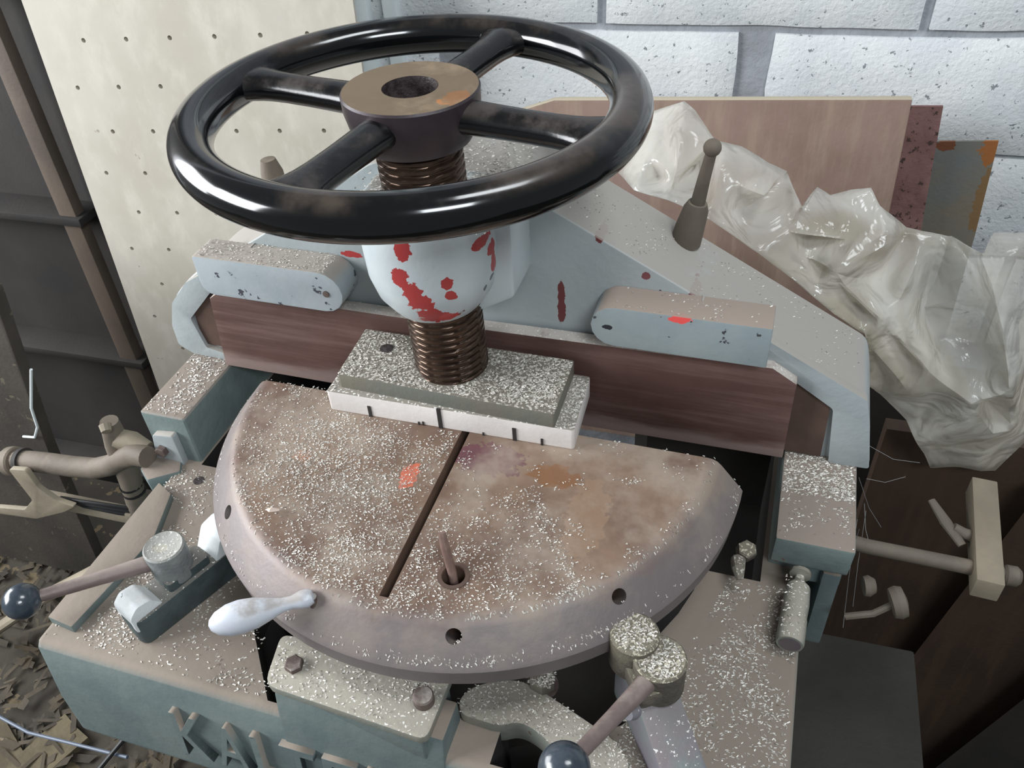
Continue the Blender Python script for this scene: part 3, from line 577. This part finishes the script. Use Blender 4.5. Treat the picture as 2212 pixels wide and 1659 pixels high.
# press block under the screw
MB().prism(rpoly([(-.096, -.047), (.124, -.043), (.121, .026), (-.095, .026)], .003), -.262, -.2405).bevel(.0012).build('press_block', M_white, mc)
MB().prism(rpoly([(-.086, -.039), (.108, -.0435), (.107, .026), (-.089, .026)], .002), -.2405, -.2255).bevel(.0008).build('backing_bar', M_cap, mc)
for (px, w, h) in ((-.057, .003, .012), (.008, .0036, .022), (.0735, .0032, .014), (.097, .002, .007), (-.008, .0016, .004), (-.012, .0015, .003), (.046, .0015, .003)):
    MB().box(px-w/2, px+w/2, -.0478+(px+.1)*.0172, -.0462+(px+.1)*.0172, -.262, -.262+h).build('scale_notch', M_dark, mc)
MB().lathe([(.0035, 0), (.0062, .001), (.005, .0014)], (-.058, .003, -.2257), (0, 0, 1), 14).build('countersunk_hole', M_hole, mc)

# ---- screw: real thread, slightly out of plumb
def thread(z0, z1, r, pitch, depth, seg=40):
    m = MB(); n = int((z1-z0)/pitch*8); prev = None
    for k in range(n+1):
        z = z0+(z1-z0)*k/n; ring = []
        for i in range(seg):
            a = 2*pi*i/seg; ph = ((z-z0)/pitch - i/seg) % 1
            w = 1 if ph < .42 else (1-(ph-.42)/.12 if ph < .54 else (0 if ph < .88 else (ph-.88)/.12))
            rr = r-depth*(1-w)
            ring.append(m.bm.verts.new((rr*cos(a)-z*.0225, rr*sin(a), z)))
        if prev:
            for i in range(seg): m.bm.faces.new((prev[i], prev[(i+1) % seg], ring[(i+1) % seg], ring[i]))
        else: m.bm.faces.new(ring[::-1])
        prev = ring
    m.bm.faces.new(prev); return m
thread(-.226, -.015, .0315, .0064, .0026, 56).build('screw', M_screw, mc, 50)

# ---- handwheel: rim, hub and four spokes
RT = .0148
rim = MB(); n = 144; sg = 28; R_ = []
for i in range(n):
    a = 2*pi*i/n
    R_.append([rim.bm.verts.new(((.15+RT*cos(b))*cos(a), (.15+RT*cos(b))*sin(a), RT*1.02*sin(b))) for b in [2*pi*k/sg for k in range(sg)]])
for i in range(n):
    for k in range(sg): rim.bm.faces.new((R_[i][k], R_[(i+1) % n][k], R_[(i+1) % n][(k+1) % sg], R_[i][(k+1) % sg]))
wheel = rim.build('handwheel', M_gloss, mc, 0); wheel.data.shade_smooth()
hub = MB().lathe([(.0195, .0150), (.0470, .0150), (.0482, .0135), (.0478, .004), (.0440, -.014), (.0400, -.021), (.033, -.021)], (0, 0, 0), (0, 0, 1), 64, False)
hub = hub.build('hub', M_hub); hub.parent = wheel; hub.data.materials.append(M_hubtop)
for p in hub.data.polygons:
    if p.normal.z > .95: p.material_index = 1
o = MB().lathe([(.0195, .015), (.0195, -.010), (.0001, -.010)], (0, 0, 0), (0, 0, 1), 32, False).build('bore', M_hole); o.parent = wheel
o = MB().lathe([(.0001, .004), (.008, .004), (.009, .001), (.010, -.010), (.0001, -.010)], (-.002, .002, 0), (0, 0, 1), 8, False).rough(.0012, 300).build('screw_end', M_hub); o.parent = wheel
for k in range(4):
    a = radians(-9.5+90*k); d = Vector((cos(a), sin(a), 0)); pts = []; rad = []; fl = []
    for t, r, h, z in ((.036, .0160, .0115, 0), (.046, .0142, .0110, 0), (.060, .0132, .0108, 0), (.085, .0126, .0104, 0), (.108, .0128, .0104, 0), (.120, .0142, .0106, 0), (.128, .0168, .0108, 0), (.135, .0212, .0110, 0), (.141, .0270, .0104, 0), (.148, .0290, .0080, 0)):
        pts.append(d*t+Vector((0, 0, z))); rad.append(r); fl.append(h/r)
    o = MB().tube(pts, rad, 24, flat=fl).build('spoke', M_spoke, None, 60); o.parent = wheel

# ---- locking levers
def lever(hub_c, hr, hh, bc, br, seg=32):
    ro = MB().lathe([(hr*.96, -hh), (hr, -hh+.002), (hr, -.0016), (hr*.92, 0), (hr*.80, -.0012), (.001, -.0012)], hub_c, (0, 0, 1), 36, True).build('lever_hub', M_brk, mc)
    A = Vector(hub_c)+Vector((0, 0, -hh*.45)); B = Vector(bc); d = (B-A).normalized()
    r = MB().tube([A+d*hr*.8, A+d*hr*1.6, A*.5+B*.5, B-d*br*.8], [.0072, .0066, .0056, .0050], 14).build('lever_rod', M_rod, mc)
    k = MB().ball(bc, br, 32).build('ball_knob', M_ball, mc); return ro
lever((-.1850, -.1925, -.3035), .0168, .034, (-.262, -.2685, -.3045), .0142).data.materials[0] = mat('pale dusty hub', (134, 138, 136), (110, 114, 116), 40, .6, bump=.5, dust=.7, dustc=(158, 156, 150), speck=.25, blobs=[((-.187, -.1945, -.3035), (.006, .0045, .01), (196, 182, 120))])
# left clamp bracket: two raised white ends, light on them put into the colour, joined by a dark saddle
def obox(cx, cy, L, Wd, z0, z1, ang, r=.005):
    return MB().prism(rpoly([(-L/2, -Wd/2), (L/2, -Wd/2), (L/2, Wd/2), (-L/2, Wd/2)], r), z0, z1).xf(Matrix.Translation((cx, cy, 0)) @ Matrix.Rotation(ang, 4, 'Z'))
la = radians(68)
obox(-.180, -.190, .112, .031, -.371, -.339, la, .009).bevel(.004).rough(.0014, 90).build('clamp_bracket', M_brk, mc)
MB().prism(rpoly([(-.056, -.352), (-.056, -.333), (-.048, -.326), (-.036, -.328), (-.022, -.350)], .003), -.013, .013, 'y').xf(Matrix.Translation((-.180, -.190, 0)) @ Matrix.Rotation(la, 4, 'Z')).bevel(.003).build('bracket_end', M_brkw, mc)
MB().prism(rpoly([(.056, -.352), (.056, -.326), (.048, -.318), (.034, -.321), (.018, -.350)], .003), -.014, .014, 'y').xf(Matrix.Translation((-.180, -.190, 0)) @ Matrix.Rotation(la, 4, 'Z')).bevel(.003).build('bracket_end', M_brkw, mc)
obox(-.178, -.190, .04, .02, -.350, -.330, la, .004).build('bracket_neck', M_brk, mc)

lever((.2225, -.1945, -.290), .0185, .034, (.182, -.297, -.266), .0158).data.materials[0] = M_swarf_caked
ra = atan2(-.075, .052)
MB().lathe([(.0165, -.036), (.0175, -.034), (.0175, -.002), (.0155, 0)], (.2025, -.183, -.285), (0, 0, 1), 28).build('clamp_head', M_swarf_caked, mc)
MB().prism(rpoly([(-.01, -.322), (.030, -.322), (.082, -.345), (.090, -.352), (.086, -.372), (-.01, -.372)], .004), -.016, .016, 'y').xf(Matrix.Translation((.208, -.182, 0)) @ Matrix.Rotation(ra, 4, 'Z')).bevel(.003).build('clamp_bracket', M_brkR, mc)
MB().prism(rpoly([(-.008, -.014), (.04, -.016), (.04, .016), (-.008, .014)], .006), -.318, -.303).xf(Matrix.Translation((.204, -.180, 0)) @ Matrix.Rotation(ra, 4, 'Z')).bevel(.002).build('clamp_strap', M_swarf_caked, mc)
MB().lathe([(.006, 0), (.0065, .003), (.005, .008)], (.2115, -.224, -.312), (-.4, -.6, .3), 16).build('rod_socket', M_brkR, mc)

# pale handle on the table rim
hd = Vector((-.0560, -.0350, -.004)).normalized(); hc = Vector((-.0215, -.2275, -.2655))
MB().lathe([(.0005, -.002), (.0048, -.001), (.0066, .003), (.0062, .008), (.0046, .014), (.0050, .021), (.0078, .030), (.0108, .040), (.0120, .050), (.0112, .059), (.0082, .067), (.0042, .0715), (.0005, .073)], hc, hd, 28, False).build('handle', M_alu, mc)
MB().lathe([(.0035, 0), (.0035, .012)], hc-Vector((0, 0, .012)), (0, 0, 1), 12).build('handle_stud', M_bolt, mc)

# arm and bolt in the front pocket
armp = [(.079, -.226), (.086, -.213), (.100, -.204), (.118, -.198), (.134, -.200), (.150, -.206), (.172, -.214), (.198, -.224), (.215, -.240), (.2, -.262), (.172, -.262), (.155, -.240), (.140, -.233), (.128, -.231), (.116, -.238), (.085, -.237)]
MB().prism(rpoly(armp, .006), -.385, -.360).bevel(.003).build('link_arm', M_plate, mc)
MB().hexa((.137, -.196, -.362), .0105, .013).build('bolt', M_cap, mc)
MB().lathe([(.012, 0), (.0125, .003), (.008, .004)], (.137, -.196, -.366), (0, 0, 1), 20).build('washer', M_bolt, mc)
MB().hexa((-.0585, -.2125, -.352), .0062, .014, (.3, -.3, .8)).build('bolt', M_bolt, mc)

# fitting on the right of the base, and the swarf covered bolt beside the table
MB().lathe([(.004, -.002), (.0085, 0), (.0085, .003), (.004, .005), (.004, .009), (.0095, .016), (.0105, .032), (.0100, .045), (.0105, .047), (.0108, .068), (.0100, .070)], (.3165, -.048, -.352), (-.06, -1, -.02), 28).build('oiler_fitting', M_plate, mc)
MB().lathe([(.0075, 0), (.0082, .0006)], (.3125, -.1175, -.3535), (-.06, -1, -.02), 24).build('fitting_plug', M_rim, mc)
MB().hexa((.2705, -.040, -.352), .0085, .010, (.2, -.2, .9)).rough(.0008, 200).build('bolt', M_swarf_caked, mc)
MB().tube([(.266, -.050, -.350), (.267, -.060, -.348), (.270, -.068, -.352)], [.006, .0055, .003], 10).rough(.001, 200).build('bolt_end', M_cap, mc)
for hx, hy in ((-.252, -.072), (-.166, -.122)): MB().lathe([(.0055, 0), (.0055, .0006)], (hx, hy, -.3702), (0, 0, 1), 16).build('base_hole', M_hole, mc)

# clamp lever standing on the right shoulder, and the mirrored one behind the left spoke
sl = Vector((.188, .115, -.140))
MB().tube([sl+Vector((-.006, 0, -.012)), sl+Vector((-.004, 0, 0)), sl+Vector((.0, 0, .020)), sl+Vector((.0010, 0, .026))], [.0130, .0125, .0105, .0080], 20).build('lever_socket', M_pipe, mc)
MB().tube([sl+Vector((.0005, 0, .022)), sl+Vector((.0040, 0, .048)), sl+Vector((.0075, 0, .070))], [.0062, .0052, .0044], 14).build('shoulder_lever', M_pipe, mc)
MB().ball(tuple(sl+Vector((.008, 0, .0745))), .0072, 20).build('lever_knob', M_pipe, mc)
sm = Vector((-.199, .100, -.148))
MB().tube([sm+Vector((0, 0, -.02)), sm+Vector((0, 0, .030)), sm+Vector((-.001, 0, .043))], [.012, .0105, .007], 18).build('lever_socket', M_pipe, mc)

# ------------------------------------------------------------------ loose swarf and dust flakes on everything that faces up
sw = MB(); SB = sw.bm
class _F: pass
V = []; Fc = []
def flake(x, y, z, s, n=(0, 0, 1)):
    a = RND.uniform(0, 2*pi) if RND.random() < .5 else RND.gauss(0, .5); L = s*RND.uniform(.5, 1.1); w = s*RND.uniform(.18, .42); h = s*RND.uniform(.05, .35)
    ca, sa = cos(a), sin(a); k = len(V)
    nx, ny, nzz = n
    for (u, v, t) in ((-L/2, -w/2, 0), (L/2, -w/2, h*RND.random()), (L/2*.8, w/2, h), (-L/2*.9, w/2, h*.5)):
        px, py = u*ca-v*sa, u*sa+v*ca
        V.append((x+px, y+py, z+t-(px*nx+py*ny)/nzz+.0001))
    Fc.append((k, k+1, k+2, k+3)); Fc.append((k+3, k+2, k+1, k))
def nn(x, y, s, o=0): return noise.fractal(Vector((x*s, y*s, o)), 1.0, 2.0, 4)
def inr(p, q, r): return (p[0]-q[0])**2+(p[1]-q[1])**2 < r*r
# table top
cnt = 0
for _ in range(80000):
    a = radians(RND.uniform(-179, -1)); r = .2285*sqrt(RND.random()); x = DC[0]+r*cos(a); y = DC[1]+r*sin(a)
    if abs(x-.03) < .0045 and y > -.217: continue
    if inr((x, y), (.0715, -.1865), .0095): continue
    if -.098 < x < .126 and y > -.0475: continue
    if any(inr((x, y), h, .0068) for h in ((-.1307, -.1658), (.0843, -.222), (.1837, -.1624))): continue
    d = .04+1.6*max(0, nn(x, y, 22, 3)-.02)*(1 if x < .02 or y < -.12 else .4)+.9*max(0, nn(x, y, 55, 9)-.05)
    ex = lambda cx, cy, s: math.exp(-((x-cx)**2+(y-cy)**2)/(2*s*s))
    d += .75*ex(-.07, -.10, .035)+.55*ex(-.02, -.13, .03)+.6*ex(.02, -.19, .035)+.4*ex(.10, -.185, .03)+.35*ex(-.10, -.13, .03)
    # streak running down the right hand side
    t = (x-.10)*(.066)+(y+.09)*(-.094); q = abs((x-.10)*.094+(y+.09)*.066)/.115
    if 0 < t < .012: d += .8*math.exp(-(q/.006)**2)
    d -= .55*ex(.155, -.09, .035)+.35*ex(.045, -.05, .03)
    if r > .2035: d = (.55+.5*nn(x, y, 40, 5))*(1.0 if .02 < x < .2 else .3)
    if RND.random() > min(d, 1.3)*.36: continue
    if r > .2035:
        z = -.2618-max(0, r-.2035)/.0262*.028 if r > .2075 else -.2618-(r-.2035)*.5; c, s_ = (x-DC[0])/r, (y-DC[1])/r; flake(x, y, z, .0018, (c*.77, s_*.77, .64))
    else: flake(x, y, -.262, RND.choice((.0014, .0017, .0021)))
def region(poly, z, n, base, s=.0024, sc=30, amp=.8, slope=None, seed=0, avoid=()):
    xs = [p[0] for p in poly]; ys = [p[1] for p in poly]
    for _ in range(n):
        x = RND.uniform(min(xs), max(xs)); y = RND.uniform(min(ys), max(ys)); ins = False; j = len(poly)-1
        for i in range(len(poly)):
            if (poly[i][1] > y) != (poly[j][1] > y) and x < (poly[j][0]-poly[i][0])*(y-poly[i][1])/(poly[j][1]-poly[i][1])+poly[i][0]: ins = not ins
            j = i
        if not ins or any(inr((x, y), a[:2], a[2]) for a in avoid): continue
        if RND.random() > base+amp*nn(x, y, sc, seed): continue
        flake(x, y, z if slope is None else slope(x, y), s)
rect = lambda a, b, c, d: [(a, c), (b, c), (b, d), (a, d)]
region(rect(-.085, .106, -.039, .024), -.2255, 5200, .60, .0024, 40, .6, avoid=((.005, .0, .0335),))
region(rect(.110, .122, -.040, .022), -.2405, 500, .6)
region(rect(-.095, -.088, -.044, .022), -.2405, 200, .6)
region([(-.283, -.26), (-.05, -.262), (-.07, -.235), (-.125, -.19), (-.16, -.15), (-.20, -.06), (-.283, -.06)], -.370, 11000, .26, .0026, 20, .9, seed=2)
region([(.2, -.262), (.318, -.262), (.318, -.055), (.262, -.055), (.235, -.14), (.20, -.19)], -.370, 8000, .48, .0024, 26, .7, seed=4)
region([(-.055, -.264), (.073, -.271), (.074, -.22), (-.062, -.227)], -.335, 2600, .28, .0024, 40, .6, avoid=((-.042, -.2465, .008), (.0635, -.2465, .009)))
region(armp, -.360, 2400, .55, .0022, 40, .6, avoid=((.137, -.196, .012),))
region(rect(.127, .147, -.205, -.187), -.349, 200, .7, avoid=())
region(rect(-.313, -.267, -.046, .05), -.311, 1500, .35, .0028, 40, .7)
region(rect(.293, .350, .0, .048), -.311, 1500, .75, .0026, 40, .3)
region(rect(.293, .350, -.05, .0), -.311, 1300, .10, .0024, 40, .5)
region(rect(-.247, -.115, .019, .049), -.1645, 1300, .45, .002, 40, .6)
region(rect(.14, .26, .019, .049), -.1595, 700, .12, .002, 40, .6)
region(rect(-.24, .262, .034, .047), -.2125, 900, .15, .002, 60, .8)
region(rect(-.060, .060, -.040, .130), -.070, 3400, .5, .0024, 40, .6, avoid=((.0, .0, .034),))
region(rect(.06, .34, .056, .130), 0, 2600, .10, .0022, 30, .6, slope=lambda x, y: -.092-(x-.075)*.5445)
region([(.2225+.0165*cos(k*.4), -.1945+.0165*sin(k*.4)) for k in range(15)], -.2912, 700, .8, .0024, 40, .4)
region([(.2025+.015*cos(k*.4), -.183+.015*sin(k*.4)) for k in range(15)], -.285, 500, .6, .0024, 40, .4)
region(rect(-.195, -.175, -.2025, -.1825), -.3047, 160, .4, .002)
region(rect(.303, .318, -.115, -.06), -.343, 160, .5, .0022)
me = bpy.data.meshes.new('metal_swarf'); me.from_pydata([tuple(MW @ Vector(v)) for v in V], [], Fc[::2]); me.materials.append(M_flake)
so = bpy.data.objects.new('metal_swarf', me); COL.objects.link(so)
tag(so, 'pale metal swarf flakes sprinkled over the press table and base', 'swarf', kind='stuff')
# one curled chip large enough to tell
ch = MB().tube([(-.0905, -.1665, -.2595), (-.086, -.168, -.2575), (-.080, -.1655, -.2585)], [.0012, .0030, .0014], 8, flat=.35).xf(MW).build('curled_chip', mat('pinkish chip', (206, 186, 172), None, rough=.5, bump=0)); tag(ch, 'small curled pinkish chip on the left side of the round table', 'chip')

for o in list(bpy.data.objects):
    if '_base' in o.keys(): del o['_base']
